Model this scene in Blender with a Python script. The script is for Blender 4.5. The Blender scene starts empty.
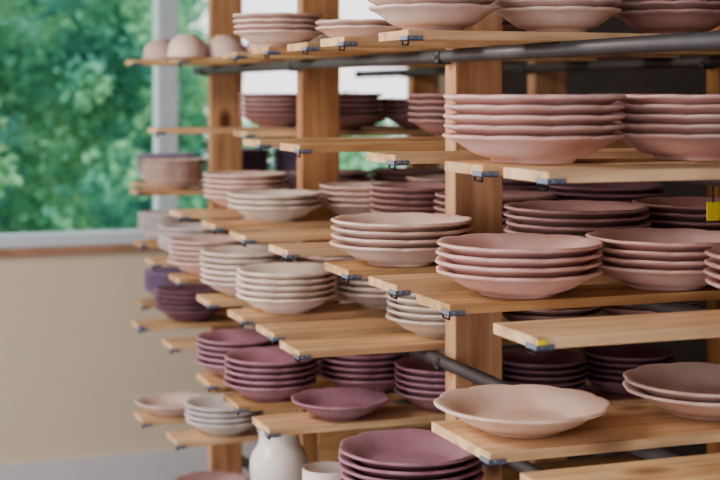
import bpy, bmesh, math, random
from mathutils import Vector, Matrix
random.seed(7)
scene = bpy.context.scene
COL = scene.collection
CAMZ = 1.6
LV = {0: CAMZ+0.098, 1: CAMZ-0.098, 2: CAMZ-0.308, 3: CAMZ-0.489, 4: CAMZ-0.68, 5: CAMZ-0.896, 6: CAMZ-1.14}
BT = 0.015      # board thickness
PR = 0.0125     # pipe radius
POST_X = 1.17; POST_Y = [1.45, 2.56, 3.513, 4.44]; POST_W = 0.10; POST_D = 0.05
BPOST_X = 1.92; BPOST_Y = [1.45, 2.80, 3.70, 4.62]

def srgb(r, g, b):
    def f(c):
        c /= 255.0
        return c/12.92 if c <= 0.04045 else ((c+0.055)/1.055)**2.4
    return (f(r), f(g), f(b), 1.0)

# ---------------------------------------------------------------- materials
def new_mat(name):
    m = bpy.data.materials.new(name); m.use_nodes = True
    nt = m.node_tree
    b = nt.nodes['Principled BSDF']
    return m, nt, b

def N(nt, t, **kw):
    n = nt.nodes.new(t)
    for k, v in kw.items():
        setattr(n, k, v)
    return n

def mat_plain(name, col, rough=0.6, metal=0.0, var=0.12, scale=8.0, bump=0.0):
    m, nt, b = new_mat(name)
    tc = N(nt, 'ShaderNodeTexCoord')
    no = N(nt, 'ShaderNodeTexNoise'); no.inputs['Scale'].default_value = scale; no.inputs['Detail'].default_value = 4
    nt.links.new(tc.outputs['Object'], no.inputs['Vector'])
    r = N(nt, 'ShaderNodeValToRGB')
    c = Vector(col[:3])
    r.color_ramp.elements[0].position = 0.3; r.color_ramp.elements[1].position = 0.7
    r.color_ramp.elements[0].color = (*(c*(1-var)), 1); r.color_ramp.elements[1].color = (*(c*(1+var*0.6)), 1)
    nt.links.new(no.outputs['Fac'], r.inputs['Fac'])
    nt.links.new(r.outputs['Color'], b.inputs['Base Color'])
    b.inputs['Roughness'].default_value = rough; b.inputs['Metallic'].default_value = metal
    if bump > 0:
        bp = N(nt, 'ShaderNodeBump'); bp.inputs['Strength'].default_value = bump; bp.inputs['Distance'].default_value = 0.01
        nt.links.new(no.outputs['Fac'], bp.inputs['Height']); nt.links.new(bp.outputs['Normal'], b.inputs['Normal'])
    return m

def mat_clay(name, col):
    m, nt, b = new_mat(name)
    tc = N(nt, 'ShaderNodeTexCoord'); oi = N(nt, 'ShaderNodeObjectInfo')
    no = N(nt, 'ShaderNodeTexNoise'); no.inputs['Scale'].default_value = 14; no.inputs['Detail'].default_value = 5
    add = N(nt, 'ShaderNodeVectorMath', operation='ADD')
    nt.links.new(tc.outputs['Object'], add.inputs[0])
    nt.links.new(oi.outputs['Location'], add.inputs[1])
    nt.links.new(add.outputs[0], no.inputs['Vector'])
    hsv = N(nt, 'ShaderNodeHueSaturation'); hsv.inputs['Color'].default_value = col
    mr = N(nt, 'ShaderNodeMapRange'); mr.inputs['To Min'].default_value = 0.88; mr.inputs['To Max'].default_value = 1.10
    nt.links.new(oi.outputs['Random'], mr.inputs['Value'])
    mr2 = N(nt, 'ShaderNodeMapRange'); mr2.inputs['From Min'].default_value = 0.3; mr2.inputs['From Max'].default_value = 0.7
    mr2.inputs['To Min'].default_value = 0.93; mr2.inputs['To Max'].default_value = 1.06
    nt.links.new(no.outputs['Fac'], mr2.inputs['Value'])
    # patchy drying: slightly beiger, less saturated areas
    mr3 = N(nt, 'ShaderNodeMapRange'); mr3.inputs['From Min'].default_value = 0.3; mr3.inputs['From Max'].default_value = 0.7
    mr3.inputs['To Min'].default_value = 1.08; mr3.inputs['To Max'].default_value = 0.82
    nt.links.new(no.outputs['Fac'], mr3.inputs['Value']); nt.links.new(mr3.outputs[0], hsv.inputs['Saturation'])
    mu = N(nt, 'ShaderNodeMath', operation='MULTIPLY')
    nt.links.new(mr.outputs[0], mu.inputs[0]); nt.links.new(mr2.outputs[0], mu.inputs[1])
    nt.links.new(mu.outputs[0], hsv.inputs['Value'])
    nt.links.new(hsv.outputs['Color'], b.inputs['Base Color'])
    b.inputs['Roughness'].default_value = 0.58
    b.inputs['Specular IOR Level'].default_value = 0.4
    n2 = N(nt, 'ShaderNodeTexNoise'); n2.inputs['Scale'].default_value = 400
    nt.links.new(tc.outputs['Object'], n2.inputs['Vector'])
    bp = N(nt, 'ShaderNodeBump'); bp.inputs['Strength'].default_value = 0.10; bp.inputs['Distance'].default_value = 0.001
    nt.links.new(n2.outputs['Fac'], bp.inputs['Height']); nt.links.new(bp.outputs['Normal'], b.inputs['Normal'])
    return m

def mat_wood(name, c_dark, c_light, axis, knots=0.0):
    m, nt, b = new_mat(name)
    tc = N(nt, 'ShaderNodeTexCoord'); oi = N(nt, 'ShaderNodeObjectInfo')
    off = N(nt, 'ShaderNodeVectorMath', operation='ADD')
    sc = N(nt, 'ShaderNodeVectorMath', operation='SCALE'); sc.inputs['Scale'].default_value = 3.7
    nt.links.new(oi.outputs['Location'], sc.inputs[0])
    nt.links.new(tc.outputs['Object'], off.inputs[0]); nt.links.new(sc.outputs[0], off.inputs[1])
    mp = N(nt, 'ShaderNodeMapping')
    s = [22.0, 22.0, 22.0]; s[axis] = 1.8
    mp.inputs['Scale'].default_value = s
    nt.links.new(off.outputs[0], mp.inputs['Vector'])
    no = N(nt, 'ShaderNodeTexNoise'); no.inputs['Scale'].default_value = 1.6; no.inputs['Detail'].default_value = 7; no.inputs['Distortion'].default_value = 0.7
    nt.links.new(mp.outputs[0], no.inputs['Vector'])
    r = N(nt, 'ShaderNodeValToRGB')
    r.color_ramp.elements[0].position = 0.27; r.color_ramp.elements[1].position = 0.72
    r.color_ramp.elements[0].color = c_dark; r.color_ramp.elements[1].color = c_light
    nt.links.new(no.outputs['Fac'], r.inputs['Fac'])
    src = r.outputs['Color']
    if knots:
        mp2 = N(nt, 'ShaderNodeMapping'); s2 = [9.0]*3; s2[axis] = 5.0
        mp2.inputs['Scale'].default_value = s2
        nt.links.new(off.outputs[0], mp2.inputs['Vector'])
        vo = N(nt, 'ShaderNodeTexVoronoi'); vo.inputs['Scale'].default_value = 1.0
        nt.links.new(mp2.outputs[0], vo.inputs['Vector'])
        r2 = N(nt, 'ShaderNodeValToRGB')
        r2.color_ramp.elements[0].position = 0.09; r2.color_ramp.elements[0].color = (knots, knots, knots, 1)
        r2.color_ramp.elements[1].position = 0.25; r2.color_ramp.elements[1].color = (0, 0, 0, 1)
        nt.links.new(vo.outputs['Distance'], r2.inputs['Fac'])
        mx = N(nt, 'ShaderNodeMix', data_type='RGBA')
        nt.links.new(r2.outputs['Color'], mx.inputs[0])
        nt.links.new(src, mx.inputs[6]); mx.inputs[7].default_value = srgb(104, 60, 34)
        src = mx.outputs[2]
    st = N(nt, 'ShaderNodeTexNoise'); st.inputs['Scale'].default_value = 7; st.inputs['Detail'].default_value = 3
    nt.links.new(off.outputs[0], st.inputs['Vector'])
    rs = N(nt, 'ShaderNodeMapRange'); rs.inputs['From Min'].default_value = 0.35; rs.inputs['From Max'].default_value = 0.65
    rs.inputs['To Min'].default_value = 0.83; rs.inputs['To Max'].default_value = 1.06
    nt.links.new(st.outputs['Fac'], rs.inputs['Value'])
    hsv = N(nt, 'ShaderNodeHueSaturation')
    mr = N(nt, 'ShaderNodeMapRange'); mr.inputs['To Min'].default_value = 0.74; mr.inputs['To Max'].default_value = 1.14
    nt.links.new(oi.outputs['Random'], mr.inputs['Value'])
    ms = N(nt, 'ShaderNodeMapRange'); ms.inputs['To Min'].default_value = 1.06; ms.inputs['To Max'].default_value = 0.86
    nt.links.new(oi.outputs['Random'], ms.inputs['Value'])
    nt.links.new(ms.outputs[0], hsv.inputs['Saturation'])
    mm = N(nt, 'ShaderNodeMath', operation='MULTIPLY')
    nt.links.new(mr.outputs[0], mm.inputs[0]); nt.links.new(rs.outputs[0], mm.inputs[1])
    nt.links.new(mm.outputs[0], hsv.inputs['Value'])
    nt.links.new(src, hsv.inputs['Color'])
    nt.links.new(hsv.outputs['Color'], b.inputs['Base Color'])
    b.inputs['Roughness'].default_value = 0.6
    b.inputs['Specular IOR Level'].default_value = 0.35
    bp = N(nt, 'ShaderNodeBump'); bp.inputs['Strength'].default_value = 0.15; bp.inputs['Distance'].default_value = 0.002
    nt.links.new(no.outputs['Fac'], bp.inputs['Height']); nt.links.new(bp.outputs['Normal'], b.inputs['Normal'])
    return m

M_BOARD = mat_wood('board_pine', srgb(186, 136, 92), srgb(236, 198, 150), 0, knots=0.7)
M_POST = mat_wood('post_pine', srgb(162, 110, 72), srgb(212, 160, 114), 2, knots=1.0)
M_STEEL = mat_plain('pipe_steel', srgb(98, 94, 95), 0.45, 0.4, 0.12, 20)
M_PIPED = mat_plain('pipe_weathered', srgb(78, 70, 68), 0.6, 0.2, 0.15, 20)
M_CLIP = mat_plain('clip_zinc', srgb(138, 146, 164), 0.45, 0.7, 0.15, 60)
M_DARKCLIP = mat_plain('clip_black', srgb(38, 38, 44), 0.4, 0.5, 0.1, 60)
M_YELLOW = mat_plain('tape_yellow', srgb(235, 215, 50), 0.5, 0, 0.05, 30)
M_BLUE = mat_plain('tape_blue', srgb(60, 80, 190), 0.5, 0, 0.05, 30)
M_WALL = mat_plain('plaster_beige', srgb(234, 216, 192), 0.85, 0, 0.03, 2.0, 0.05)
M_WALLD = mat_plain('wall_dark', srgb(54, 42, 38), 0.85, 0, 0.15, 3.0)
M_WALLF = mat_plain('wall_light_block_plaster', srgb(110, 96, 84), 0.85, 0, 0.05, 3.0)
M_CEIL = mat_plain('ceiling_board', srgb(100, 88, 78), 0.9, 0, 0.08, 3.0)
M_FLOOR = mat_plain('floor_concrete', srgb(136, 128, 122), 0.75, 0, 0.12, 5.0, 0.1)
M_CURB = mat_plain('curb_concrete', srgb(226, 222, 222), 0.8, 0, 0.04, 6.0)
M_SILL = mat_wood('sill_wood', srgb(164, 116, 86), srgb(188, 140, 104), 0)
M_ALU = mat_plain('window_aluminium', srgb(220, 228, 234), 0.5, 0.0, 0.04, 10)
M_WHITE = mat_plain('glazed_white', srgb(226, 218, 212), 0.3, 0, 0.02, 6)
M_GROUND = mat_plain('garden_ground', srgb(120, 150, 100), 0.9, 0, 0.3, 3)

CLAY = {
 'pink':  mat_clay('clay_pink', srgb(220, 180, 172)),
 'peach': mat_clay('clay_peach', srgb(236, 203, 184)),
 'cream': mat_clay('clay_cream', srgb(230, 212, 200)),
 'blush': mat_clay('clay_blush', srgb(222, 192, 180)),
 'dusty': mat_clay('clay_dusty_brown', srgb(182, 142, 138)),
 'mauve': mat_clay('clay_mauve', srgb(170, 124, 136)),
 'plum':  mat_clay('clay_plum', srgb(142, 103, 116)),
 'violet': mat_clay('clay_violet', srgb(160, 134, 166)),
 'grey':  mat_clay('clay_pale_grey', srgb(220, 209, 205)),
}
DESC = {'pink': 'dusty pink', 'peach': 'pale peach', 'cream': 'pale cream', 'blush': 'beige-pink', 'dusty': 'brownish pink',
        'mauve': 'mauve purple', 'plum': 'dark plum', 'violet': 'soft violet', 'grey': 'pale grey'}

# glass
M_GLASS, nt, b = new_mat('window_glass')
nt.nodes.remove(b)
out = nt.nodes['Material Output']
tr = N(nt, 'ShaderNodeBsdfTransparent'); gl = N(nt, 'ShaderNodeBsdfGlossy'); gl.inputs['Roughness'].default_value = 0.05
mxs = N(nt, 'ShaderNodeMixShader'); mxs.inputs[0].default_value = 0.012
nt.links.new(tr.outputs[0], mxs.inputs[1]); nt.links.new(gl.outputs[0], mxs.inputs[2]); nt.links.new(mxs.outputs[0], out.inputs[0])

def leaf_mat(name, cols, scale):
    m, nt, b = new_mat(name)
    tc = N(nt, 'ShaderNodeTexCoord')
    no = N(nt, 'ShaderNodeTexNoise'); no.inputs['Scale'].default_value = scale; no.inputs['Detail'].default_value = 6
    nt.links.new(tc.outputs['Object'], no.inputs['Vector'])
    r = N(nt, 'ShaderNodeValToRGB')
    r.color_ramp.elements[0].position = 0.32; r.color_ramp.elements[0].color = cols[0]
    r.color_ramp.elements[1].position = 0.68; r.color_ramp.elements[1].color = cols[-1]
    for i, c in enumerate(cols[1:-1]):
        e = r.color_ramp.elements.new(0.32+0.36*(i+1)/(len(cols)-1)); e.color = c
    nt.links.new(no.outputs['Fac'], r.inputs['Fac'])
    nt.links.new(r.outputs['Color'], b.inputs['Base Color'])
    b.inputs['Roughness'].default_value = 0.6
    tl = N(nt, 'ShaderNodeBsdfTranslucent'); nt.links.new(r.outputs['Color'], tl.inputs['Color'])
    ms = N(nt, 'ShaderNodeMixShader'); ms.inputs[0].default_value = 0.42
    nt.links.new(b.outputs[0], ms.inputs[1]); nt.links.new(tl.outputs[0], ms.inputs[2])
    nt.links.new(ms.outputs[0], nt.nodes['Material Output'].inputs[0])
    return m
M_LEAF = leaf_mat('leaf_green', [srgb(72, 138, 128), srgb(104, 170, 142), srgb(134, 190, 142), srgb(182, 214, 168)], 1.8)
M_HEDGE = leaf_mat('hedge_dark', [srgb(60, 114, 110), srgb(84, 144, 128), srgb(104, 162, 138)], 3)

# ---------------------------------------------------------------- helpers
def obj_from_bm(name, bm, mats, smooth=False):
    me = bpy.data.meshes.new(name)
    bm.to_mesh(me); bm.free()
    for m in (mats if isinstance(mats, (list, tuple)) else [mats]):
        me.materials.append(m)
    o = bpy.data.objects.new(name, me)
    COL.objects.link(o)
    return o

def add_box(bm, x0, x1, y0, y1, z0, z1, mi=0, bevel=0.0):
    r = bmesh.ops.create_cube(bm, size=1.0)
    vs = r['verts']
    for v in vs:
        v.co = Vector(((x0+x1)/2+v.co.x*(x1-x0), (y0+y1)/2+v.co.y*(y1-y0), (z0+z1)/2+v.co.z*(z1-z0)))
    fs = set(f for v in vs for f in v.link_faces)
    for f in fs: f.material_index = mi
    if bevel > 0:
        es = list(set(e for v in vs for e in v.link_edges))
        bmesh.ops.bevel(bm, geom=es, offset=bevel, segments=2, affect='EDGES', profile=0.6)

def add_cyl(bm, p0, p1, r, seg=20, mi=0):
    p0 = Vector(p0); p1 = Vector(p1); d = p1-p0
    rot = d.to_track_quat('Z', 'Y').to_matrix().to_4x4()
    mat = Matrix.Translation((p0+p1)/2) @ rot
    rr = bmesh.ops.create_cone(bm, cap_ends=True, segments=seg, radius1=r, radius2=r, depth=d.length, matrix=mat)
    for f in set(f for v in rr['verts'] for f in v.link_faces):
        f.material_index = mi
        f.smooth = len(f.verts) == 4

def top(o, label, category, group=None, kind=None):
    o['label'] = label; o['category'] = category
    if group: o['group'] = group
    if kind: o['kind'] = kind
    return o

def lathe_mesh(name, prof, seg, mats, lobes=0, lobe_amp=0.0, r_fade0=0.0, r_fade1=1.0):
    bm = bmesh.new(); rings = []
    for (r, z) in prof:
        if r < 1e-6:
            rings.append([bm.verts.new((0, 0, z))]); continue
        ring = []
        for i in range(seg):
            t = 2*math.pi*i/seg
            k = 1.0; dz = 0
            if lobes:
                f = min(1, max(0, (r-r_fade0)/(r_fade1-r_fade0)))
                # bracket-shaped lobes: rounded bulges meeting in shallow inward cusps
                c = abs(math.sin(lobes*t/2))**0.7
                k = 1 - lobe_amp*f*(1-c)
                dz = -0.0013*f*f*(1-c)
            ring.append(bm.verts.new((r*k*math.cos(t), r*k*math.sin(t), z+dz)))
        rings.append(ring)
    for a, b in zip(rings[:-1], rings[1:]):
        if len(a) == 1:
            for i in range(seg): bm.faces.new((a[0], b[(i+1) % seg], b[i]))
        elif len(b) == 1:
            for i in range(seg): bm.faces.new((a[i], a[(i+1) % seg], b[0]))
        else:
            for i in range(seg): bm.faces.new((a[i], a[(i+1) % seg], b[(i+1) % seg], b[i]))
    bmesh.ops.recalc_face_normals(bm, faces=bm.faces)
    me = bpy.data.meshes.new(name); bm.to_mesh(me); bm.free()
    for p in me.polygons: p.use_smooth = True
    for m in (mats if isinstance(mats, (list, tuple)) else [mats]): me.materials.append(m)
    return me

# ---------------------------------------------------------------- setting
def structure(o, label, cat):
    top(o, label, cat, kind='structure'); return o

WY = 5.8
SILLZ = CAMZ-0.60
bm = bmesh.new()
add_box(bm, -2.6, 2.7, WY, WY+0.14, 0.15, SILLZ-0.03)
add_box(bm, -2.6, 2.7, WY, WY+0.14, 2.45, 2.8)
add_box(bm, 2.42, 2.7, WY, WY+0.14, SILLZ-0.03, 2.45)
add_box(bm, -2.6, -1.6, WY, WY+0.14, SILLZ-0.03, 2.45)
structure(obj_from_bm('wall_back', bm, M_WALL), 'beige plastered wall below the wide window', 'wall')
bm = bmesh.new(); add_box(bm, -2.6, 2.7, WY-0.02, WY+0.12, 0.0, 0.15, bevel=0.004)
structure(obj_from_bm('baseboard_back', bm, M_CURB), 'pale grey concrete curb at the foot of the beige wall', 'baseboard')
bm = bmesh.new(); add_box(bm, 2.7, 2.82, -1.7, WY+0.14, 0, 2.8)
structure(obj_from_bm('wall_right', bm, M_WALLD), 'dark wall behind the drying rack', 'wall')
bm = bmesh.new(); add_box(bm, 0.1, 2.82, -1.82, -1.7, 0, 2.8)  # unseen wall behind the camera, added so light comes mainly from the left
structure(obj_from_bm('wall_light_block', bm, M_WALLF), 'brown-grey unseen wall added behind the camera to block light', 'wall')
bm = bmesh.new(); add_box(bm, -2.6, 2.82, -1.82, WY+0.14, -0.1, 0)
structure(obj_from_bm('floor', bm, M_FLOOR), 'grey concrete workshop floor', 'floor')
bm = bmesh.new(); add_box(bm, -1.2, 2.82, 0.3, WY+0.14, 2.8, 2.88)  # out of view; added to cut sky light from above
structure(obj_from_bm('ceiling', bm, M_CEIL), 'plain unseen workshop ceiling, added to block sky light', 'ceiling')
bm = bmesh.new(); add_box(bm, -1.6, 2.42, WY-0.04, WY+0.14, SILLZ-0.036, SILLZ-0.008, bevel=0.004)
structure(obj_from_bm('trim_1', bm, M_SILL), 'brown wooden window sill board', 'window sill')

def window(name, x0, x1):
    bm = bmesh.new(); z0 = SILLZ-0.008; z1 = 2.45; y0 = WY+0.0; y1 = WY+0.10; fw = 0.042
    add_box(bm, x0, x0+fw, y0, y1, z0, z1, bevel=0.004)
    add_box(bm, x1-fw, x1, y0, y1, z0, z1, bevel=0.004)
    add_box(bm, x0+fw, x1-fw, y0, y1, z0, z0+0.05, bevel=0.004)
    add_box(bm, x0+fw, x1-fw, y0, y1, z1-0.05, z1, bevel=0.004)
    o = obj_from_bm(name, bm, M_ALU)
    structure(o, 'pale aluminium framed window looking onto green trees', 'window')
    bm = bmesh.new(); add_box(bm, x0+fw, x1-fw, WY+0.062, WY+0.066, z0+0.05, z1-0.05)
    g = obj_from_bm('glass_pane', bm, M_GLASS); g.parent = o
window('window_1', -1.6, 0.0-0.02)
window('window_2', -0.02, 1.29)
window('window_3', 1.29, 2.42)

# garden
bm = bmesh.new(); add_box(bm, -8, 12, WY+0.3, 20, -0.6, -0.5)
top(obj_from_bm('garden_ground', bm, M_GROUND), 'green grassy ground outside the window', 'ground', kind='structure')
rnd = random.Random(3)
verts = []; faces = []
clusters = []
for i in range(250):
    cx = rnd.uniform(-1.6, 2.42); cz = rnd.uniform(-0.2, 3.6); cy = rnd.uniform(8.6, 9.8)
    clusters.append((cx, cy, cz, rnd.uniform(0.16, 0.36)))
for i in range(70):
    clusters.append((rnd.uniform(2.3, 4.4), rnd.uniform(8.7, 9.8), rnd.uniform(-0.2, 1.35), rnd.uniform(0.18, 0.36)))
for (cx, cy, cz, cr) in clusters:
    for j in range(int(165*cr/0.3)):
        while True:
            u = Vector((rnd.uniform(-1, 1), rnd.uniform(-1, 1), rnd.uniform(-1, 1)))
            if 0.2 < u.length < 1: break
        p = Vector((cx, cy, cz)) + u*cr
        L = rnd.uniform(0.026, 0.055); W = L*0.45
        d = Vector((rnd.uniform(-1, 1), rnd.uniform(-1, 0.3), rnd.uniform(-1, 0.4))).normalized()
        s = d.cross(Vector((rnd.uniform(-1, 1), rnd.uniform(-1, 1), rnd.uniform(-1, 1)))).normalized()
        k = len(verts)
        verts += [p-d*L, p-d*L*0.2+s*W, p+d*L*0.3+s*W*0.8, p+d*L, p+d*L*0.3-s*W*0.8, p-d*L*0.2-s*W]
        faces.append((k, k+1, k+2, k+3, k+4, k+5))
me = bpy.data.meshes.new('tree_foliage'); me.from_pydata([tuple(v) for v in verts], [], faces)
me.materials.append(M_LEAF)
fo = bpy.data.objects.new('tree_foliage', me); COL.objects.link(fo)
top(fo, 'dense green leaves of trees outside the window', 'foliage', kind='stuff')
bm = bmesh.new()
nx, nz = 60, 44
grid = []
for j in range(nz+1):
    row = []
    for i in range(nx+1):
        x = -2.4+5.2*i/nx; z = -0.5+4.0*j/nz
        y = 11.3+0.25*math.sin(x*5.1+z*3)+0.2*math.sin(z*7+x*2)+rnd.uniform(-.1, .1)
        row.append(bm.verts.new((x+rnd.uniform(-.03, .03), y, z)))
    grid.append(row)
for j in range(nz):
    for i in range(nx):
        bm.faces.new((grid[j][i], grid[j][i+1], grid[j+1][i+1], grid[j+1][i]))
top(obj_from_bm('garden_hedge', bm, M_HEDGE), 'blue-green hedge behind the leaves outside', 'hedge', kind='stuff')

# ---------------------------------------------------------------- rack: posts, pipes
def post(x, y, label):
    bm = bmesh.new()
    add_box(bm, -POST_W/2, POST_W/2, -POST_D/2, POST_D/2, 0, 2.8, bevel=0.003)
    o = obj_from_bm('wooden_post', bm, M_POST); o.location = (x, y, 0)
    top(o, label, 'post', 'upright posts of the drying rack')
for y in POST_Y: post(POST_X, y, 'knotty orange-brown pine post holding the rack pipes')
for y in BPOST_Y: post(BPOST_X, y, 'shaded pine post at the rear of the rack')

FP_X = POST_X-POST_W/2-PR-0.001
FP_B = POST_X+POST_W/2+PR+0.001
BP_X = BPOST_X-POST_W/2-PR-0.001
def pipe(x, lv, y0, y1, posts, side=-1, mat=None):
    mat = mat or M_PIPED
    z = LV[lv]-BT-PR
    bm = bmesh.new(); add_cyl(bm, (0, 0, 0), (0, y1-y0, 0), PR, 24)
    add_cyl(bm, (0, -0.002, 0), (0, 0.02, 0), PR*1.12, 24); add_cyl(bm, (0, y1-y0-0.02, 0), (0, y1-y0+0.002, 0), PR*1.12, 24)
    o = obj_from_bm('steel_pipe', bm, mat); o.location = (x, y0, z)
    top(o, 'grey steel pipe carrying the boards along the posts', 'pipe', 'steel pipes of the drying rack')
    for py in posts:
        if y0 < py < y1:
            bm = bmesh.new()
            yy = py-y0
            s = side
            a, b_ = sorted((s*PR*1.25, -s*PR)); add_box(bm, a, b_, yy-0.008, yy+0.008, -PR*1.25, -PR*0.9, bevel=0.001)
            a, b_ = sorted((s*PR*1.25, s*PR*0.9)); add_box(bm, a, b_, yy-0.008, yy+0.008, -PR*1.25, PR*0.7, bevel=0.001)
            add_cyl(bm, (s*PR*1.6, yy, -PR*0.2), (s*PR*1.1, yy, -PR*0.2), 0.004, 6)
            c = obj_from_bm('pipe_clamp', bm, mat); c.parent = o
for lv in range(0, 7):
    if lv == 0:
        pipe(FP_X, lv, 1.2, 4.55, POST_Y, mat=M_STEEL)
    elif lv == 3:
        pipe(FP_X, lv, 1.7, 4.9, POST_Y)
    else:
        pipe(FP_B, lv, 1.2, 5.06 if lv == 2 else 4.85, POST_Y, side=1)
    pipe(BP_X, lv, 1.2, 5.1, BPOST_Y)

# small yellow tag wired to the second-tier pipe
bm = bmesh.new()
zt = LV[1]-BT-2*PR
add_box(bm, -0.011, 0.011, -0.001, 0.001, zt-0.052, zt-0.024, 0, bevel=0.0008)
tag = obj_from_bm('yellow_tag', bm, M_YELLOW); tag.location = (FP_B, 1.845, 0)
top(tag, 'small yellow tag hanging by wire from a steel pipe', 'tag')
bm = bmesh.new(); add_cyl(bm, (0, 0, zt-0.026), (0, 0, zt+0.0003), 0.0012, 8)
wi = obj_from_bm('hanging_wire', bm, M_DARKCLIP); wi.parent = tag

# ---------------------------------------------------------------- boards
def board(lv, y, x0=0.84, w=0.13, x1=1.865, clip=True, tape=None):
    x0 = x0 + random.uniform(-0.007, 0.007)
    L = x1-x0
    bm = bmesh.new(); add_box(bm, 0, L, -w/2, w/2, -BT, 0, bevel=0.0018)
    o = obj_from_bm('shelf_board', bm, M_BOARD)
    o.location = (x0, y, LV[lv])
    top(o, 'bare pine drying board resting across the steel pipes', 'board', 'pine boards of the drying rack')
    if clip:
        bm = bmesh.new(); t = 0.0018
        add_box(bm, -t, 0, -w/2-t, -w/2+0.030, -BT-t, -BT+0.006, bevel=0.0005)
        add_box(bm, -t, 0.024, -w/2-t, -w/2, -BT-t, -BT+0.006, bevel=0.0005)
        add_box(bm, -t, 0.024, -w/2-t, -w/2+0.030, -BT-t, -BT, bevel=0.0005)
        add_cyl(bm, (0.008, -w/2-t-0.003, -BT+0.003), (0.008, -w/2-t, -BT+0.003), 0.0034, 6)
        add_cyl(bm, (0.018, -w/2-t-0.003, -BT+0.003), (0.018, -w/2-t, -BT+0.003), 0.0034, 6)
        c = obj_from_bm('metal_clip', bm, M_CLIP); c.parent = o
        c['label'] = 'zinc grey corner strap with small bolts'
        bm = bmesh.new()
        add_cyl(bm, (0.004, -w/2+0.010, -BT-0.008), (0.004, -w/2+0.034, -BT-0.008), 0.0015, 8)
        add_cyl(bm, (0.004, -w/2+0.010, -BT-0.008), (0.004, -w/2+0.010, -BT), 0.0015, 8)
        add_cyl(bm, (0.004, -w/2+0.034, -BT-0.008), (0.004, -w/2+0.034, -BT), 0.0015, 8)
        c = obj_from_bm('wire_hook', bm, M_DARKCLIP); c.parent = o
    if tape:
        bm = bmesh.new(); add_box(bm, -0.0012, 0.011, -w/2-0.0034, -w/2-0.0002, -BT+0.006, -0.003)
        c = obj_from_bm('coloured_tape', bm, M_YELLOW if tape == 'y' else M_BLUE); c.parent = o
        c['label'] = 'small yellow tape marker' if tape == 'y' else 'small blue tape marker'

B = {
 0: [(2.14, .84), (2.43, .84), (2.72, .86), (2.99, .87), (3.38, .90), (3.95, .90), (4.28, .84)],
 1: [(1.68, .84), (1.86, .84), (2.20, .84), (2.68, .84), (2.95, .84), (3.64, 1.0), (4.00, .84)],
 2: [(1.70, .84), (2.00, .85), (2.225, .85), (2.44, .84), (2.78, .84), (3.08, .84), (3.37, .84), (3.71, .85), (4.57, .90), (4.95, .98)],
 3: [(1.62, .84), (2.685, .84), (2.895, .85), (3.12, .84), (3.38, .84), (3.80, .86), (4.22, .88), (4.72, .95)],
 4: [(2.22, .84), (2.88, .84), (3.12, .84), (3.38, .84), (3.90, .86), (4.26, .85), (4.70, .95)],
 5: [(2.84, .84), (3.09, .84), (3.72, .84), (3.99, .80)],
 6: [(3.70, .86), (3.96, .86)],
}
TAPES = {(2, 1.70): 'y', (3, 4.72): 'b', (4, 4.26): 'b'}
for lv, rows in B.items():
    for (y, x0) in rows:
        board(lv, y, x0, tape=TAPES.get((lv, y)))
board(3, 1.89, .84, w=0.205)

# ---------------------------------------------------------------- plates
R = 0.1280
prof = [(0, .0075), (.030, .0075), (.048, .0075), (.0505, .0005), (.0525, 0), (.0575, 0), (.0595, .0012), (.0620, .0066), (.070, .0078), (.079, .0106), (.088, .0150),
        (.097, .0206), (.105, .0260), (.113, .0302), (.120, .0331), (.1250, .0346), (.1276, .0361), (.1287, .0380),
        (.1282, .0396), (.1264, .0405), (.1235, .0406), (.119, .0394), (.112, .0368), (.104, .0333), (.096, .0288), (.088, .0234), (.080, .0184),
        (.073, .0150), (.066, .0136), (.040, .0134), (0, .0134)]
STEP = 0.0134
SC = {'A': (1.0, 1.0, STEP), 'D': (0.94, 1.0, STEP), 'E': (0.885, 1.0, 0.0136), 'B': (0.82, 1.0, 0.0136), 'C': (0.76, 0.84, 0.0116)}
NM = {'A': 'dinner_plate', 'D': 'dinner_plate', 'E': 'salad_plate', 'B': 'salad_plate', 'C': 'side_plate'}
PM = {}
def plate_mesh(size, col):
    k = (size, col)
    if k not in PM:
        s, sz, _ = SC[size]
        PM[k] = lathe_mesh('plate_mesh', [(r*s, z*sz) for r, z in prof], 160, CLAY[col], 10, 0.036, .066*s, R*s)
    return PM[k]

def stack(lv, x, y, size, n, col, cols=None):
    z = LV[lv]
    st = SC[size][2]+0.0004
    rot = random.uniform(0, 6.28)
    for i in range(n):
        c = cols[i] if cols else col
        o = bpy.data.objects.new(NM[size], plate_mesh(size, c))
        o.location = (x+random.uniform(-1, 1)*0.0018, y+random.uniform(-1, 1)*0.0018, z+0.0003+i*st)
        o.rotation_euler = (0, 0, rot+random.choice([0, 1, 2])*math.pi/5+random.uniform(-.07, .07))
        COL.objects.link(o)
        where = 'lying alone on board' if n == 1 else 'stacked on board'
        top(o, DESC[c]+' clay plate with scalloped rim '+where, 'plate', 'scalloped clay plates on the drying rack')

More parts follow.
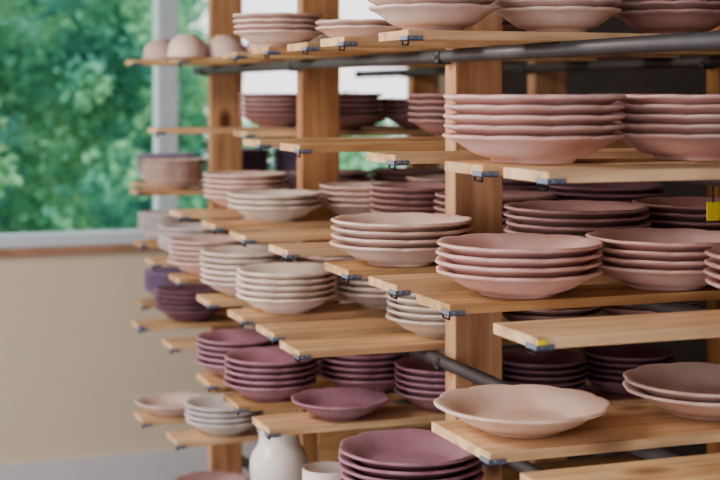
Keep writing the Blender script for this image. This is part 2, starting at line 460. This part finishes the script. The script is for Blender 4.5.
S = [
 # L0
 (0, .91, 2.15, 'B', 3, 'blush'), (0, 1.135, 2.15, 'B', 3, 'blush'), (0, 1.36, 2.15, 'B', 3, 'dusty'),
 (0, .905, 2.99, 'C', 4, 'blush'), (0, 1.01, 2.74, 'C', 2, 'blush'), (0, 1.25, 2.76, 'B', 3, 'dusty'),
 (0, 1.10, 3.37, 'B', 3, 'blush'),
 # L1
 (1, .935, 1.84, 'A', 5, 'pink'), (1, 1.198, 1.84, 'A', 5, 'pink'),
 (1, 1.21, 4.00, 'E', 5, 'dusty'), (1, 1.45, 4.00, 'E', 4, 'dusty'), (1, 1.285, 3.66, 'E', 5, 'dusty'), (1, 1.52, 3.66, 'E', 4, 'dusty'),
 (1, 1.31, 2.95, 'E', 5, 'dusty'), (1, 1.545, 2.95, 'E', 4, 'dusty'), (1, 1.62, 2.68, 'E', 5, 'mauve'),
 # L2
 (2, .99, 2.0, 'A', 4, 'pink'), (2, 1.252, 2.0, 'A', 4, 'pink'), (2, 1.29, 1.72, 'A', 4, 'pink'),
 (2, .969, 2.435, 'A', 4, 'blush'), (2, 1.24, 2.275, 'A', 6, 'dusty'), (2, 1.50, 2.275, 'A', 6, 'dusty'),
 (2, 1.32, 2.78, 'A', 5, 'dusty'), (2, 1.585, 2.78, 'A', 6, 'mauve'),
 (2, 1.27, 3.08, 'E', 5, 'dusty'), (2, 1.505, 3.08, 'E', 6, 'mauve'),
 (2, 1.008, 3.36, 'E', 3, 'cream'), (2, 1.241, 3.36, 'E', 4, 'blush'), (2, 1.475, 3.36, 'E', 5, 'blush'),
 (2, 1.035, 3.71, 'E', 5, 'blush'), (2, 1.27, 3.71, 'E', 5, 'dusty'), (2, 1.505, 3.71, 'E', 5, 'dusty'),
 (2, 1.035, 4.58, 'B', 5, 'blush'), (2, 1.26, 4.60, 'B', 7, 'violet'), (2, 1.48, 4.60, 'B', 7, 'violet'), (2, 1.095, 4.95, 'B', 5, 'violet'),
 # L3
 (3, .946, 1.90, 'A', 1, 'peach'), (3, 1.262, 1.90, 'A', 2, 'blush'),
 (3, .962, 3.11, 'E', 5, 'cream'), (3, 1.196, 3.105, 'E', 5, 'cream'), (3, .948, 3.39, 'E', 6, 'cream'), (3, 1.182, 3.365, 'E', 5, 'blush'),
 (3, 1.165, 2.705, 'E', 5, 'cream'), (3, 1.40, 2.70, 'E', 4, 'dusty'), (3, 1.635, 2.70, 'E', 3, 'dusty'),
 (3, 1.012, 4.20, 'B', 5, 'grey'), (3, 1.055, 4.72, 'B', 5, 'grey'), (3, 1.20, 3.82, 'E', 4, 'blush'), (3, .965, 3.82, 'E', 5, 'blush'),
 # L4
 (4, .905, 2.23, 'D', 5, 'mauve'),
 (4, 1.01, 2.88, 'B', 1, 'mauve'), (4, 1.245, 2.885, 'B', 5, 'mauve'), (4, 1.48, 2.885, 'B', 5, 'plum'), (4, 1.70, 2.885, 'B', 5, 'plum'),
 (4, .925, 3.11, 'B', 5, 'mauve'), (4, 1.15, 3.108, 'B', 5, 'mauve'), (4, .928, 3.38, 'B', 5, 'mauve'), (4, 1.145, 3.375, 'B', 4, 'plum'),
 (4, 1.014, 4.26, 'B', 5, 'plum'), (4, 1.07, 4.70, 'B', 5, 'violet'),
 # L5, L6
 (5, .90, 3.985, 'B', 1, 'blush'), (5, .98, 3.72, 'B', 4, 'grey'), (6, 1.0, 3.96, 'B', 2, 'dusty'),
]
cnt = 0
for s in S:
    stack(*s); cnt += s[4]
print('plates', cnt)

# ---------------------------------------------------------------- bowls, vase, cup, wooden former
bowlp = [(0, .006), (.020, .006), (.022, 0), (.027, 0), (.029, .006), (.042, .013), (.050, .028), (.053, .048), (.0535, .060), (.0525, .062), (.050, .060), (.049, .048), (.046, .030), (.038, .017), (.020, .011), (0, .010)]
BS = 1.0
bmesh_me = lathe_mesh('bowl_mesh', [(r*BS, z*BS) for r, z in bowlp], 64, CLAY['blush'])
for (x, y) in [(.925, 3.92), (1.035, 3.93), (1.145, 3.92), (.93, 4.28), (1.038, 4.29), (1.146, 4.28)]:
    o = bpy.data.objects.new('clay_bowl', bmesh_me); COL.objects.link(o)
    o.rotation_euler = (math.pi, 0, random.uniform(0, 6)); o.location = (x, y, LV[0]+0.0622*BS)
    top(o, 'small beige-pink clay bowl turned upside down to dry', 'bowl', 'small bowls on the top board')

vp = [(0, .004), (.034, .003), (.037, 0), (.042, .001), (.052, .014), (.060, .038), (.063, .066), (.062, .086), (.056, .102), (.048, .113), (.044, .121), (.043, .130), (.043, .140), (.045, .148), (.049, .154),
      (.047, .155), (.043, .149), (.040, .140), (.040, .130), (.041, .122), (.046, .111), (.053, .099), (.058, .085), (.059, .066), (.056, .038), (.046, .014), (.03, .008), (0, .008)]
o = bpy.data.objects.new('vase', lathe_mesh('vase_mesh', [(r*1.04, z*1.0) for r, z in vp], 64, M_WHITE)); COL.objects.link(o)
o.location = (.935, 3.08, LV[5]+.0003)
top(o, 'round-bellied white ceramic vase with flared neck', 'vase')
mp_ = [(0, .004), (.036, .004), (.040, 0), (.045, .003), (.050, .012), (.051, .06), (.0505, .118), (.0495, .122), (.047, .121), (.0465, .1), (.0465, .02), (.04, .010), (0, .009)]
mug = bpy.data.objects.new('tall_cup', lathe_mesh('cup_mesh', mp_, 64, CLAY['cream'])); COL.objects.link(mug)
mug.location = (.965, 2.84, LV[5]+.0003)
top(mug, 'tall straight pale cream ceramic cup', 'cup')
# curved wooden profile board standing next to the vase
bm = bmesh.new()
outl = [(0, 0), (.095, 0), (.095, .03)]
for i in range(13):
    a = -math.pi/2+math.pi*i/12
    outl.append((.095-.036*max(0, math.cos(a))**0.8, .080+.045*math.sin(a)))
outl += [(.095, .150), (.0, .150)]
clean = []
for p in outl:
    if not clean or (Vector(p)-Vector(clean[-1])).length > 1e-4: clean.append(p)
vs = [bm.verts.new((x, -.008, z)) for x, z in clean]
f = bm.faces.new(vs)
ext = bmesh.ops.extrude_face_region(bm, geom=[f])
bmesh.ops.translate(bm, vec=(0, .016, 0), verts=[g for g in ext['geom'] if isinstance(g, bmesh.types.BMVert)])
bmesh.ops.recalc_face_normals(bm, faces=bm.faces)
fo2 = obj_from_bm('profile_board', bm, M_BOARD)
fo2.location = (1.020, 3.06, LV[5]+.0003)
top(fo2, 'pale wooden profile board with curved cut-out beside the vase', 'wooden template')

# ---------------------------------------------------------------- light
w = bpy.data.worlds.new('World'); scene.world = w; w.use_nodes = True
nt = w.node_tree; bg = nt.nodes['Background']
tc = N(nt, 'ShaderNodeTexCoord'); sp = N(nt, 'ShaderNodeSeparateXYZ'); rp = N(nt, 'ShaderNodeValToRGB')
nt.links.new(tc.outputs['Generated'], sp.inputs[0]); nt.links.new(sp.outputs['Z'], rp.inputs['Fac'])
rp.color_ramp.elements[0].color = (0.97, 0.97, 1.0, 1); rp.color_ramp.elements[1].color = (0.78, 0.88, 1.0, 1)
nt.links.new(rp.outputs['Color'], bg.inputs['Color'])
bg.inputs['Strength'].default_value = 1.8

def area(name, loc, target, size, power, col):
    l = bpy.data.lights.new(name, 'AREA'); l.energy = power; l.size = size; l.color = col
    o = bpy.data.objects.new(name, l); COL.objects.link(o); o.location = loc
    o.rotation_euler = (Vector(target)-Vector(loc)).to_track_quat('-Z', 'Y').to_euler()
area('left_fill', (-1.0, 2.8, 2.7), (1.2, 2.7, 1.1), 0.9, 62, (1.0, 0.94, 0.86))  # added soft fill from the left; the room has no known lamp
sl = bpy.data.lights.new('sun', 'SUN'); sl.energy = 4.2; sl.angle = math.radians(20); sl.color = (1.0, 0.98, 0.93)
so = bpy.data.objects.new('sun', sl); COL.objects.link(so); so.location = (0, 8, 8)
so.rotation_euler = Vector((0.2, 0.5, -0.85)).to_track_quat('-Z', 'Y').to_euler()
try:
    scene.view_settings.look = 'AgX - Medium High Contrast'
except Exception as e:
    print('look', e)

# ---------------------------------------------------------------- camera
cam = bpy.data.cameras.new('Camera'); co = bpy.data.objects.new('Camera', cam); COL.objects.link(co)
cam.lens = 72.5; cam.sensor_width = 36.0; cam.shift_y = -147/720
co.location = (0, 0, CAMZ)
co.rotation_euler = (math.radians(90), 0, -math.atan(530/1450))
cam.clip_start = 0.05
cam.dof.use_dof = True; cam.dof.focus_distance = 2.3; cam.dof.aperture_fstop = 4.3
scene.camera = co
